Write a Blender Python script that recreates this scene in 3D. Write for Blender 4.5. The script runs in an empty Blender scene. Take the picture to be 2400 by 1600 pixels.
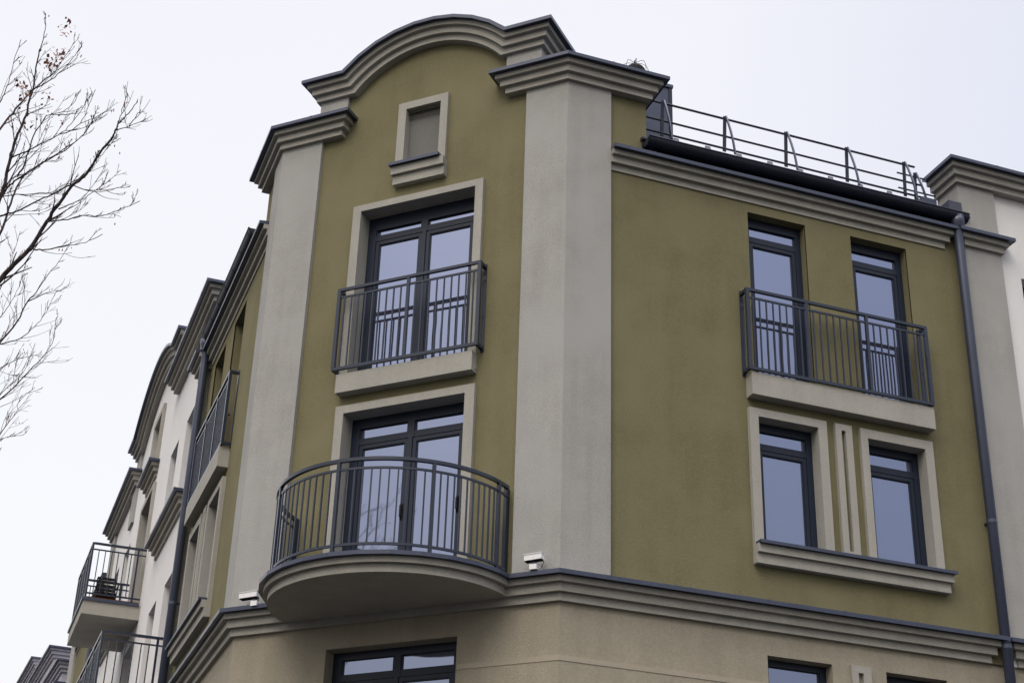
import bpy, bmesh, math, random
from mathutils import Vector, Matrix
R = math.radians
S2 = math.sqrt(.5)
scene = bpy.context.scene
col = scene.collection

# ---------------------------------------------------------------- camera, sky, sun, exposure
cd = bpy.data.cameras.new('camera'); cam = bpy.data.objects.new('camera', cd); col.objects.link(cam)
_r = Vector((0.93630918, -0.34989939, 0.02992561)); _u = Vector((-0.18502754, -0.41909902, 0.88888741)); _f = Vector((0.29847937, 0.83781050, 0.45715728))
_u = _r.cross(_f); 
mw = Matrix.Identity(4)
for i in range(3):
    mw[i][0] = _r[i]; mw[i][1] = _u[i]; mw[i][2] = -_f[i]
mw[0][3] = -6.2957; mw[1][3] = -15.7913; mw[2][3] = 1.6
cam.matrix_world = mw
cd.sensor_width = 36; cd.lens = 54.99; cd.clip_end = 2000
scene.camera = cam

world = bpy.data.worlds.new("World"); scene.world = world; world.use_nodes = True
wn = world.node_tree.nodes; wl = world.node_tree.links
for n in list(wn): wn.remove(n)
def N(nodes, t, **k):
    n = nodes.new(t)
    for a, b in k.items(): setattr(n, a, b)
    return n
SUN_EL, SUN_ROT = R(50), R(225)
sky = N(wn, 'ShaderNodeTexSky', sky_type='NISHITA', sun_disc=False, sun_elevation=SUN_EL, sun_rotation=SUN_ROT, dust_density=6.0, air_density=2.0, ozone_density=1.0)
bgs = N(wn, 'ShaderNodeBackground'); bgs.inputs[1].default_value = 0.05
wl.new(sky.outputs[0], bgs.inputs[0])
# overcast cloud layer: pale grey with soft large clouds
tc = N(wn, 'ShaderNodeTexCoord'); sep = N(wn, 'ShaderNodeSeparateXYZ'); wl.new(tc.outputs['Generated'], sep.inputs[0])
ns = N(wn, 'ShaderNodeTexNoise'); ns.inputs['Scale'].default_value = 1.6; ns.inputs['Detail'].default_value = 3; wl.new(tc.outputs['Generated'], ns.inputs['Vector'])
cr = N(wn, 'ShaderNodeValToRGB'); cr.color_ramp.elements[0].position = .32; cr.color_ramp.elements[0].color = (.845, .825, .855, 1)
cr.color_ramp.elements[1].position = .62; cr.color_ramp.elements[1].color = (.90, .875, .895, 1)
wl.new(ns.outputs[0], cr.inputs[0])
el = N(wn, 'ShaderNodeMapRange'); el.inputs[1].default_value = .66; el.inputs[2].default_value = 1.0; el.inputs[3].default_value = .92; el.inputs[4].default_value = 4.6  # zenith boosted out of view to deepen shade under overhangs
wl.new(sep.outputs[2], el.inputs[0])
# unseen sky behind the camera dimmed to set facade and glass brightness
dt = N(wn, 'ShaderNodeVectorMath', operation='DOT_PRODUCT'); dt.inputs[1].default_value = (-.75, -.66, 0); wl.new(tc.outputs['Generated'], dt.inputs[0])
d2 = N(wn, 'ShaderNodeMapRange'); d2.inputs[1].default_value = -1; d2.inputs[2].default_value = 1; wl.new(dt.outputs['Value'], d2.inputs[0])
az = N(wn, 'ShaderNodeValToRGB'); e_ = az.color_ramp.elements; e_[0].position = .30; e_[0].color = (1, 1, 1, 1); e_[1].position = .88; e_[1].color = (.88, .88, .88, 1)
q_ = az.color_ramp.elements.new(.56); q_.color = (.82, .82, .82, 1)
wl.new(d2.outputs[0], az.inputs[0])
# its low part dimmed further, added to darken reflections in the lower windows
lo = N(wn, 'ShaderNodeMapRange'); lo.inputs[1].default_value = .26; lo.inputs[2].default_value = .56; lo.inputs[3].default_value = .68; lo.inputs[4].default_value = 1.05; wl.new(sep.outputs[2], lo.inputs[0])
bk_ = N(wn, 'ShaderNodeMapRange'); bk_.inputs[1].default_value = .15; bk_.inputs[2].default_value = -.15; wl.new(sep.outputs[1], bk_.inputs[0])
lm_ = N(wn, 'ShaderNodeMix', data_type='FLOAT'); wl.new(bk_.outputs[0], lm_.inputs[0]); lm_.inputs[2].default_value = 1.0; wl.new(lo.outputs[0], lm_.inputs[3])
m0_ = N(wn, 'ShaderNodeMath', operation='MULTIPLY'); wl.new(az.outputs[0], m0_.inputs[0]); wl.new(lm_.outputs[0], m0_.inputs[1])
mm = N(wn, 'ShaderNodeMath', operation='MULTIPLY'); wl.new(el.outputs[0], mm.inputs[0]); wl.new(m0_.outputs[0], mm.inputs[1])
# towards the right the cloud thins to a faint blue
xr = N(wn, 'ShaderNodeMapRange'); xr.inputs[1].default_value = .36; xr.inputs[2].default_value = .64; wl.new(sep.outputs[0], xr.inputs[0])
xm = N(wn, 'ShaderNodeMix', data_type='RGBA'); xm.inputs[7].default_value = (.70, .70, .80, 1); wl.new(xr.outputs[0], xm.inputs[0]); wl.new(cr.outputs[0], xm.inputs[6])
bgc = N(wn, 'ShaderNodeBackground'); wl.new(xm.outputs[2], bgc.inputs[0]); wl.new(mm.outputs[0], bgc.inputs[1])
add = N(wn, 'ShaderNodeAddShader'); wl.new(bgs.outputs[0], add.inputs[0]); wl.new(bgc.outputs[0], add.inputs[1])
wo = N(wn, 'ShaderNodeOutputWorld'); wl.new(add.outputs[0], wo.inputs[0])

sd = bpy.data.lights.new('sun', 'SUN'); sd.energy = 1.0; sd.angle = R(35); sd.color = (1, .96, .9)
sun = bpy.data.objects.new('sun', sd); col.objects.link(sun)
sdir = Vector((math.cos(SUN_EL) * -.67, math.cos(SUN_EL) * -.743, math.sin(SUN_EL)))
sun.rotation_euler = sdir.to_track_quat('Z', 'Y').to_euler(); sun.location = (-20, -30, 40)

scene.view_settings.view_transform = 'Standard'; scene.view_settings.look = 'None'
scene.view_settings.gamma = 1; scene.view_settings.exposure = 0.0

# ---------------------------------------------------------------- materials
def mat(name, base, rough=.9, bump=0., bscale=60, mott=.0, mscale=1.5, metal=0., spec=.12, streak=0., fine=None, tint=None, stretch=(1, 1, 1)):
    m = bpy.data.materials.new(name); m.use_nodes = True
    nt = m.node_tree; nn = nt.nodes; ll = nt.links; p = nn['Principled BSDF']
    p.inputs['Roughness'].default_value = rough; p.inputs['Metallic'].default_value = metal
    p.inputs['Specular IOR Level'].default_value = spec
    t = N(nn, 'ShaderNodeTexCoord')
    last = None
    rgb = N(nn, 'ShaderNodeRGB'); rgb.outputs[0].default_value = (*base, 1); last = rgb.outputs[0]
    def mul(fac_socket, lo, hi, a0=.3, a1=.7):
        nonlocal last
        mr = N(nn, 'ShaderNodeMapRange'); mr.inputs[1].default_value = a0; mr.inputs[2].default_value = a1
        mr.inputs[3].default_value = lo; mr.inputs[4].default_value = hi
        ll.new(fac_socket, mr.inputs[0])
        v = N(nn, 'ShaderNodeVectorMath', operation='SCALE'); ll.new(last, v.inputs[0]); ll.new(mr.outputs[0], v.inputs[3]); last = v.outputs[0]
    if mott:
        a = N(nn, 'ShaderNodeTexNoise'); a.inputs['Scale'].default_value = mscale; a.inputs['Detail'].default_value = 8; a.inputs['Roughness'].default_value = .65
        ll.new(t.outputs['Object'], a.inputs['Vector']); mul(a.outputs[0], 1 - mott, 1 + mott)
        b = N(nn, 'ShaderNodeTexNoise'); b.inputs['Scale'].default_value = 38; b.inputs['Detail'].default_value = 4
        fi = mott if fine is None else fine
        ll.new(t.outputs['Object'], b.inputs['Vector']); mul(b.outputs[0], 1 - fi, 1 + fi)
    if streak:
        mp = N(nn, 'ShaderNodeMapping'); mp.inputs['Scale'].default_value = (5, 5, .35); ll.new(t.outputs['Object'], mp.inputs[0])
        s = N(nn, 'ShaderNodeTexNoise'); s.inputs['Scale'].default_value = 1.0; s.inputs['Detail'].default_value = 5; ll.new(mp.outputs[0], s.inputs['Vector'])
        mul(s.outputs[0], 1 - streak, 1 + streak * .5)
    if tint:
        a = N(nn, 'ShaderNodeTexNoise'); a.inputs['Scale'].default_value = .8; a.inputs['Detail'].default_value = 5; ll.new(t.outputs['Object'], a.inputs['Vector'])
        mr = N(nn, 'ShaderNodeMapRange'); mr.inputs[1].default_value = .42; mr.inputs[2].default_value = .66; ll.new(a.outputs[0], mr.inputs[0])
        mx = N(nn, 'ShaderNodeMix', data_type='RGBA'); ll.new(mr.outputs[0], mx.inputs[0]); ll.new(last, mx.inputs[6]); mx.inputs[7].default_value = (*tint, 1); last = mx.outputs[2]
    ll.new(last, p.inputs['Base Color'])
    if bump:
        mp = N(nn, 'ShaderNodeMapping'); mp.inputs['Scale'].default_value = (1, 1, 1.7); ll.new(t.outputs['Object'], mp.inputs[0])
        b = N(nn, 'ShaderNodeTexNoise'); b.inputs['Scale'].default_value = bscale; b.inputs['Detail'].default_value = 6; b.inputs['Roughness'].default_value = .7
        ll.new(mp.outputs[0], b.inputs['Vector'])
        bu = N(nn, 'ShaderNodeBump'); bu.inputs['Strength'].default_value = bump; bu.inputs['Distance'].default_value = .012
        ll.new(b.outputs[0], bu.inputs['Height']); ll.new(bu.outputs[0], p.inputs['Normal'])
    return m
M = {
 'olive': mat('olive_render', (.186, .171, .098), .95, .9, 70, .06, 2.2, streak=.07, fine=.09, tint=(.212, .196, .116)),
 'grey': mat('pale_grey_render', (.362, .357, .343), .95, .9, 60, .08, 2.4, streak=.09, fine=.08, tint=(.385, .383, .375)),
 'trim': mat('taupe_trim_render', (.368, .358, .326), .95, .7, 60, .05, 2.0, streak=.08, fine=.06),
 'lower': mat('beige_lower_render', (.355, .322, .255), .95, .9, 65, .06, 1.8, streak=.07, fine=.08),
 'cream': mat('cream_render', (.715, .71, .71), .95, .3, 50, .03, 1.2, streak=.03),
 'niche': mat('blind_niche_render', (.160, .160, .155), .9, .3, 60, .06, 1.5),
 'metal': mat('blue_grey_sheet_metal', (.052, .063, .102), .32, .03, 9, .10, 3, spec=.5, metal=.25),
 'frame': mat('anthracite_window_frame', (.014, .021, .040), .42, 0, 9, .05, 6, spec=.3),
 'rail': mat('anthracite_railing_paint', (.017, .025, .048), .24, .0, 30, .10, 5, spec=.5),
 'gutter': mat('dark_gutter_metal', (.022, .026, .044), .5, .03, 12, .15, 3, spec=.3, metal=.1),
 'deck': mat('brown_decking', (.20, .075, .035), .7, .3, 30, .2, 6),
 'white': mat('white_housing', (.80, .80, .82), .35, 0, 9, .03, 5, spec=.5),
 'black': mat('black_rubber', (.02, .02, .022), .95),
 'bark': mat('dark_bark', (.060, .048, .050), .9, .8, 90, .25, 14),
 'leaf': mat('dry_rust_leaf', (.30, .16, .12), .8, 0, 9, .35, 9),
 'lilac': mat('weathered_lilac_render', (.46, .45, .51), .95, .4, 30, .10, .9, streak=.10),
 'asphalt': mat('asphalt', (.022, .022, .023), .9, .6, 40, .15, .5),
 'paving': mat('grey_paving', (.045, .044, .042), .9, .5, 20, .12, 1.5),
 'kerb': mat('kerb_stone', (.30, .29, .28), .9, .4, 30, .1, 2),
 'paint': mat('white_road_paint', (.75, .75, .73), .7, .2, 30, .08, 4),
 'roofm': mat('dark_roof_sheet', (.050, .056, .080), .4, .05, 8, .12, 2, spec=.5, metal=.3),
}
def glass_mat():
    m = bpy.data.materials.new('reflective_window_glass'); m.use_nodes = True
    nt = m.node_tree; nn = nt.nodes; ll = nt.links
    for n in list(nn): nn.remove(n)
    o = N(nn, 'ShaderNodeOutputMaterial')
    d = N(nn, 'ShaderNodeBsdfDiffuse'); d.inputs[0].default_value = (.05, .055, .08, 1)
    g = N(nn, 'ShaderNodeBsdfGlossy'); g.inputs[0].default_value = (.57, .65, .94, 1); g.inputs[1].default_value = .035
    t = N(nn, 'ShaderNodeTexCoord'); ns = N(nn, 'ShaderNodeTexNoise'); ns.inputs['Scale'].default_value = 1.1; ll.new(t.outputs['Object'], ns.inputs['Vector'])
    bu = N(nn, 'ShaderNodeBump'); bu.inputs['Strength'].default_value = .30; bu.inputs['Distance'].default_value = .02; ll.new(ns.outputs[0], bu.inputs['Height']); ll.new(bu.outputs[0], g.inputs['Normal'])
    fr = N(nn, 'ShaderNodeFresnel'); fr.inputs[0].default_value = 1.5
    mr = N(nn, 'ShaderNodeMapRange'); mr.inputs[1].default_value = 0; mr.inputs[2].default_value = 1; mr.inputs[3].default_value = .40; mr.inputs[4].default_value = 1.0
    ll.new(fr.outputs[0], mr.inputs[0])
    mx = N(nn, 'ShaderNodeMixShader'); ll.new(mr.outputs[0], mx.inputs[0]); ll.new(d.outputs[0], mx.inputs[1]); ll.new(g.outputs[0], mx.inputs[2]); ll.new(mx.outputs[0], o.inputs[0])
    return m
M['glass'] = glass_mat()

# ---------------------------------------------------------------- helpers
class Plane:
    """facade frame: s along the wall, n outwards, z up"""
    def __init__(self, O, d, n): self.O = Vector((*O, 0)); self.d = Vector((*d, 0)); self.n = Vector((*n, 0))
    def __call__(self, s, n, z): return self.O + self.d * s + self.n * n + Vector((0, 0, z))
W = 4.456
FR = Plane((0, 0), (1, 0), (0, -1))
FF = Plane((0, 0), (-S2, S2), (-S2, -S2))
FL = Plane((-W * S2, W * S2), (0, 1), (-1, 0))
XY = Plane((0, 0), (1, 0), (0, 1))
class MB:
    def __init__(s): s.v = []; s.f = []
    def add(s, vs, fs):
        k = len(s.v); s.v += [tuple(v) for v in vs]; s.f += [tuple(i + k for i in f) for f in fs]; return s
    def box(s, P, s0, s1, n0, n1, z0, z1):
        v = [P(a, b, c) for c in (z0, z1) for b in (n0, n1) for a in (s0, s1)]
        return s.add(v, [(0, 1, 3, 2), (4, 6, 7, 5), (0, 4, 5, 1), (2, 3, 7, 6), (0, 2, 6, 4), (1, 5, 7, 3)])
    def quad(s, a, b, c, d): return s.add([a, b, c, d], [(0, 1, 2, 3)])
    def prism(s, lo, hi):
        n = len(lo); return s.add(list(lo) + list(hi), [tuple(range(n))[::-1], tuple(range(n, 2 * n))] + [(i, (i + 1) % n, (i + 1) % n + n, i + n) for i in range(n)])
    def loft(s, rings, closed=True, caps=True):
        n = len(rings[0]); vs = [p for r in rings for p in r]; fs = []
        for i in range(len(rings) - 1):
            for j in range(n if closed else n - 1):
                a = i * n + j; b = i * n + (j + 1) % n; fs.append((a, b, b + n, a + n))
        if caps: fs += [tuple(range(n))[::-1], tuple(range((len(rings) - 1) * n, len(rings) * n))]
        return s.add(vs, fs)
    def tube(s, pts, rad, k=8):
        pts = [Vector(p) for p in pts]; rs = rad if isinstance(rad, (list, tuple)) else [rad] * len(pts)
        rings = []; ref = None
        for i, p in enumerate(pts):
            t = (pts[min(i + 1, len(pts) - 1)] - pts[max(i - 1, 0)]).normalized()
            if ref is None: ref = t.orthogonal().normalized()
            ref = (ref - t * ref.dot(t)); ref = ref.normalized() if ref.length > 1e-6 else t.orthogonal().normalized()
            b = t.cross(ref)
            rings.append([p + (ref * math.cos(2 * math.pi * j / k) + b * math.sin(2 * math.pi * j / k)) * rs[i] for j in range(k)])
        return s.loft(rings)
    def bar(s, a, b, w, h, up=Vector((0, 0, 1))):
        a = Vector(a); b = Vector(b); t = (b - a).normalized(); x = t.cross(up)
        x = x.normalized() if x.length > 1e-5 else Vector((1, 0, 0)); y = x.cross(t)
        r = lambda p: [p + x * w / 2 * i + y * h / 2 * j for i, j in ((-1, -1), (1, -1), (1, 1), (-1, 1))]
        return s.loft([r(a), r(b)])
    def sweep(s, path, prof, base=0.):
        """path: plan points seen from outside left to right; prof: closed (e, z) polygon"""
        P = [Vector(p) for p in path]; n = len(P); ms = []
        for i in range(n):
            ns = []
            if i > 0: t = (P[i] - P[i - 1]).normalized(); ns.append(Vector((t.y, -t.x)))
            if i < n - 1: t = (P[i + 1] - P[i]).normalized(); ns.append(Vector((t.y, -t.x)))
            m = sum(ns, Vector((0, 0)));
            m = m / (m.dot(ns[0]))
            ms.append(m)
        return s.loft([[(*(P[i] + ms[i] * (e + base)), z) for e, z in prof] for i in range(n)])
    def wall(s, P, s0, s1, z0, z1, n, holes=(), depth=.3, bot=True):
        ss = sorted({s0, s1, *[v for h in holes for v in h[:2] if s0 < v < s1]}); zs = sorted({z0, z1, *[v for h in holes for v in h[2:4] if z0 < v < z1]})
        for a, b in zip(ss, ss[1:]):
            for c, d in zip(zs, zs[1:]):
                x, y = (a + b) / 2, (c + d) / 2
                if any(h[0] < x < h[1] and h[2] < y < h[3] for h in holes): continue
                s.quad(P(a, n, c), P(b, n, c), P(b, n, d), P(a, n, d))
        for h in holes:
            a, b, c, d = h[:4]; q = n - depth
            s.quad(P(a, n, c), P(a, q, c), P(a, q, d), P(a, n, d)); s.quad(P(b, n, c), P(b, q, c), P(b, q, d), P(b, n, d))
            s.quad(P(a, n, d), P(b, n, d), P(b, q, d), P(a, q, d)); s.quad(P(a, n, c), P(b, n, c), P(b, q, c), P(a, q, c))
        return s
    def ring(s, P, o, i, n0, n1):
        (a, b, c, d), (e, f, g, h) = o, i
        s.box(P, a, e, n0, n1, c, d); s.box(P, f, b, n0, n1, c, d); s.box(P, e, f, n0, n1, h, d)
        if g > c: s.box(P, e, f, n0, n1, c, g)
        return s
    def build(s, name, m, parent=None, smooth=False, off=None):
        me = bpy.data.meshes.new(name); me.from_pydata(s.v, [], s.f); me.update()
        bm = bmesh.new(); bm.from_mesh(me); bmesh.ops.recalc_face_normals(bm, faces=bm.faces); bm.to_mesh(me); bm.free()
        me.materials.append(M[m] if isinstance(m, str) else m)
        if smooth: me.shade_smooth()
        o = bpy.data.objects.new(name, me); col.objects.link(o)
        if parent is not None:
            o.parent = parent; o.location = -org(parent)
        return o
def org(o):
    v = Vector((0, 0, 0))
    while o is not None: v += o.location; o = o.parent
    return v
def tag(o, label, cat=None, group=None, kind=None):
    o['label'] = label
    if cat: o['category'] = cat
    if group: o['group'] = group
    if kind: o['kind'] = kind
    return o
def thing(name, loc, label, cat, group=None):
    o = bpy.data.objects.new(name, None); o.empty_display_size = .3; col.objects.link(o); o.location = loc
    return tag(o, label, cat, group)
def struct(name, mb, m):
    o = mb.build(name, m); o['kind'] = 'structure'; return o

# stepped render moulding (three fasciae) and its sheet-metal capping
def PROF(z): return [(-.08, z), (.052, z), (.052, z + .095), (.108, z + .095), (.108, z + .195), (.163, z + .195), (.163, z + .268), (-.08, z + .268)]
def CAP(z): return [(-.08, z + .27), (.222, z + .27), (.222, z + .262), (.232, z + .262), (.232, z + .313), (-.08, z + .35)]
def cornice(parent, path, z0, base=0., name='cornice', mt='trim'):
    c = MB().sweep(path, PROF(z0), base).build(name, mt, parent)
    k = MB().sweep(path, CAP(z0), base)
    P = [Vector(p) for p in path]
    for a, b in zip(P, P[1:]):           # lapped seams of the capping
        t = b - a; L = t.length; t = t / L; n = Vector((t.y, -t.x)); d = .55
        while d < L - .3:
            q = [a + t * (d + u) for u in (0, .035)]
            k.add([(*(p + n * (e + base)), z) for p in q for e, z in ((.0, z0 + .3475), (.2345, z0 + .3155), (.2345, z0 + .2605), (.228, z0 + .2605))], [(0, 1, 2, 3), (4, 5, 6, 7), (0, 1, 5, 4), (1, 2, 6, 5), (2, 3, 7, 6)]); d += 1.02
    k.build('metal_capping', 'metal', c)
    return c
def xy(P, s, n=0.): v = P(s, n, 0); return (v.x, v.y)

def window(parent, P, s0, s1, z0, z1, wp, tz=None, double=False, name='window', wleft=.085, head=None, handle=False):
    """frame, fixed toplight(s), opening sash(es); tz = (toplight glass bottom, top); sash starts .17 below the toplight"""
    f = MB(); d0, d1 = wp - .075, wp
    bw = .12 if double else .085
    top = z1 if tz is None else tz[1]
    f.box(P, s0, s0 + bw, d0, d1, z0, z1); f.box(P, s1 - bw, s1, d0, d1, z0, z1)
    f.box(P, s0 + bw, s1 - bw, d0, d1, top if tz else z1 - bw, z1)
    f.box(P, s0 + bw, s1 - bw, d0, d1, z0, z0 + .06)
    if tz: f.box(P, s0 + bw, s1 - bw, d0, d1 - .002, tz[0] - .085, tz[0])
    cs = (s0 + s1) / 2
    if double: f.box(P, cs - .05, cs + .05, d0, d1 + .003, tz[0] - .085, top); f.box(P, cs - .028, cs + .028, d0, d1 + .003, z0 + .06, tz[0] - .085)
    fo = f.build(name, 'frame', parent)
    spans = [(s0 + bw, cs - .05), (cs + .05, s1 - bw)] if double else [(s0 + bw, s1 - bw)]
    for q_, (a, b) in enumerate(spans):
        if tz:
            q = .065 if not double else .07
            t = MB(); t.box(P, a - .01, b + .01, d1 - .05, d1 - .035, tz[0] - .01, tz[1] + .01); t.build('pane', 'glass', fo)
            li = MB(); li.ring(P, (a, b, tz[0], tz[1]), (a + .012, b - .012, tz[0] + .004, tz[1] - .004), d1 - .04, d1 - .012); li.build('glazing_bead', 'frame', fo)
        zt = tz[0] - .085 if tz else z1 - bw
        sw = .055
        if double:
            if q_ == 0: b += .022
            else: a -= .022
        s_ = MB().ring(P, (a + .004, b - .004, z0 + .064, zt - .004), (a + sw, b - sw, z0 + .06 + sw, zt - sw), d1 - .06, d1 - .010)
        s_.ring(P, (a + sw - .02, b - sw + .02, z0 + .04 + sw, zt - sw + .02), (a + sw + .012, b - sw - .012, z0 + .06 + sw + .012, zt - sw - .012), d1 - .045, d1 - .022)
        s_.build('sash', 'frame', fo)
        MB().box(P, a + sw - .012, b - sw + .012, d1 - .052, d1 - .038, z0 + .06 + sw - .012, zt - sw + .012).build('pane', 'glass', fo)
        if handle:
            h = MB().box(P, a + .025, a + .05, d1 - .012, d1 + .03, z0 + 1.05, z0 + 1.2); h.box(P, a + .02, a + .055, d1 - .012, d1 + .002, z0 + 1.02, z0 + 1.23); h.build('handle', 'black', fo)
    return fo

def baluster_copies(parent, pts, h, r=.0085, z=0.):
    """first baluster is built, the rest are copies sharing its mesh"""
    b = MB(); b.box(XY, -r, r, -r, r, 0, h); first = b.build('baluster', 'rail', parent); base = first.location.copy()
    for i, (x, y, zz, a) in enumerate(pts):
        o = first if i == 0 else first.copy()
        if i: col.objects.link(o); o.parent = parent
        o.location = base + Vector((x, y, zz)); o.rotation_euler = (0, 0, a)

def french_rail(parent, P, s0, s1, z0, z1, nf, nw, posts, gap=.104):
    rot = math.atan2(P.d.y, P.d.x)
    m = MB(); t = .04
    m.box(P, s0, s1, nf - .04, nf, z1 - .04, z1)                       # hand rail
    m.box(P, s0 + .02, s1 - .02, nf - .03, nf - .01, z1 - .145, z1 - .118)     # second rail
    m.box(P, s0, s1, nf - .04, nf, z0, z0 + .04)
    for s in (s0, s1):
        a, b = (s, s + .045) if s == s0 else (s - .045, s)
        m.box(P, a, b, nw + .012, nf - .04, z1 - .04, z1); m.box(P, a, b, nw + .012, nf - .04, z0, z0 + .04)
        m.box(P, a - .002, b + .002, nf - .042, nf + .002, z0 + .04, z1 - .04)
        m.box(P, a - .004, b + .004, nw - .01, nw + .014, z0 - .03, z1 + .03)   # wall plate
    r = m.build('railing', 'rail', parent)
    ps = [s0] + sorted(posts) + [s1]
    for s in posts: MB().box(P, s - .02, s + .02, nf - .038, nf - .002, z0 + .04, z1 - .04).build('post', 'rail', r)
    pts = []
    for a, b in zip(ps, ps[1:]):
        k = max(1, round((b - a) / gap))
        for i in range(1, k):
            v = P(a + (b - a) * i / k, nf - .02, z0 + .04); pts.append((v.x, v.y, v.z, rot))
    baluster_copies(r, pts, z1 - z0 - .04 - .14)
    for s in (s0, s1):
        sg = 1 if s == s0 else -1
        MB().tube([P(s + sg * .05, (nf + nw) / 2, (z0 + z1) / 2 - .1), P(s + sg * .07, (nf + nw) / 2, (z0 + z1) / 2 - .1)], .016, 8).build('bolt', 'black', r)
    return r
LIMBS1=[(0.022,[(-6.65,-3.8,8.34),(-6.62,-3.83,8.53),(-6.61,-3.86,8.65),(-6.61,-3.89,8.84),(-6.6,-3.92,8.99),(-6.58,-3.95,9.14),(-6.55,-3.98,9.28),(-6.55,-4.01,9.42),(-6.54,-4.04,9.53),(-6.55,-4.07,9.72),(-6.55,-4.1,9.87),(-6.54,-4.13,9.93),(-6.54,-4.16,10.06),(-6.56,-4.19,10.22)]),(0.014,[(-6.88,-3.61,9.04),(-6.75,-3.54,9.36),(-6.68,-3.48,9.6),(-6.61,-3.42,9.8),(-6.55,-3.35,9.97),(-6.47,-3.29,10.15),(-6.4,-3.23,10.29),(-6.37,-3.17,10.43),(-6.33,-3.11,10.61),(-6.29,-3.05,10.78),(-6.29,-2.99,10.97)]),(0.009,[(-6.57,-3.39,9.9),(-6.55,-3.46,9.9),(-6.42,-3.53,10.0),(-6.32,-3.59,10.12),(-6.26,-3.66,10.21),(-6.22,-3.72,10.27),(-6.22,-3.79,10.31)]),(0.028,[(-6.64,-3.8,7.49),(-6.49,-3.87,7.75),(-6.41,-3.94,7.87),(-6.31,-4.01,8.0),(-6.25,-4.08,8.15),(-6.19,-4.16,8.29),(-6.14,-4.23,8.38),(-6.08,-4.31,8.49),(-6.0,-4.38,8.57),(-5.95,-4.46,8.66),(-5.9,-4.53,8.78),(-5.84,-4.61,8.87),(-5.83,-4.68,8.9),(-5.8,-4.76,8.93),(-5.75,-4.83,8.99),(-5.71,-4.91,9.04)]),(0.007,[(-5.83,-4.7,8.86),(-5.82,-4.73,8.95),(-5.81,-4.77,9.06),(-5.8,-4.8,9.17)]),(0.007,[(-5.84,-4.7,8.85),(-5.73,-4.61,8.99),(-5.6,-4.51,9.15)]),(0.005,[(-5.73,-4.61,8.99),(-5.69,-4.71,9.03),(-5.67,-4.81,9.04)]),(0.009,[(-6.31,-4.09,7.96),(-6.21,-4.19,7.92),(-6.12,-4.29,7.9),(-6.01,-4.39,7.9),(-5.91,-4.5,7.89),(-5.79,-4.6,7.94)]),(0.009,[(-6.21,-4.29,8.13),(-6.19,-4.38,8.09),(-6.07,-4.46,8.09),(-5.95,-4.55,8.11),(-5.84,-4.63,8.08),(-5.71,-4.72,8.11),(-5.56,-4.82,8.18)]),(0.012,[(-6.69,-3.6,8.45),(-6.6,-3.63,8.46),(-6.53,-3.67,8.48),(-6.42,-3.7,8.55),(-6.28,-3.74,8.66),(-6.15,-3.77,8.76),(-6.04,-3.81,8.85),(-5.97,-3.85,8.95),(-5.92,-3.89,9.05),(-5.87,-3.93,9.11),(-5.82,-3.96,9.2),(-5.75,-4.0,9.25)]),(0.008,[(-6.7,-3.5,8.7),(-6.64,-3.44,8.76),(-6.36,-3.37,8.9),(-6.2,-3.31,9.0),(-6.08,-3.25,9.15),(-5.99,-3.2,9.28)]),(0.015,[(-6.62,-3.7,7.98),(-6.56,-3.65,8.33),(-6.54,-3.6,8.57),(-6.51,-3.56,8.81),(-6.45,-3.51,9.02),(-6.3,-3.47,9.21),(-6.15,-3.43,9.41),(-6.06,-3.38,9.58),(-6.01,-3.34,9.73),(-5.99,-3.3,9.88)]),(0.012,[(-6.63,-3.8,8.57),(-6.6,-3.87,8.58),(-6.53,-3.94,8.65),(-6.44,-4.02,8.71),(-6.31,-4.09,8.83),(-6.17,-4.17,8.94),(-6.07,-4.24,9.05),(-6.03,-4.32,9.1),(-6.01,-4.39,9.16)]),(0.01,[(-6.6,-3.9,8.92),(-6.57,-3.95,8.88),(-6.48,-4.01,8.92),(-6.36,-4.06,9.01),(-6.26,-4.12,9.07),(-6.18,-4.18,9.17),(-6.12,-4.24,9.29),(-6.06,-4.29,9.45)]),(0.007,[(-6.26,-4.19,9.03),(-6.15,-4.12,9.16),(-6.08,-4.04,9.37),(-6.06,-3.97,9.55),(-6.03,-3.89,9.76)]),(0.01,[(-6.53,-3.39,9.02),(-6.48,-3.42,9.23),(-6.47,-3.45,9.42),(-6.4,-3.48,9.62),(-6.38,-3.51,9.64),(-6.26,-3.53,9.7),(-6.19,-3.56,9.79),(-6.15,-3.59,9.92)]),(0.009,[(-6.85,-3.2,9.69),(-6.81,-3.24,9.83),(-6.79,-3.28,9.9),(-6.77,-3.32,10.03),(-6.76,-3.36,10.26),(-6.74,-3.4,10.45)]),(0.007,[(-6.09,-4.09,8.64),(-5.95,-4.16,8.57),(-5.83,-4.23,8.55),(-5.72,-4.31,8.57)]),(0.007,[(-6.15,-4.19,8.32),(-6.05,-4.24,8.37),(-5.94,-4.3,8.44),(-5.85,-4.35,8.53),(-5.83,-4.4,8.6)])]
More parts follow.
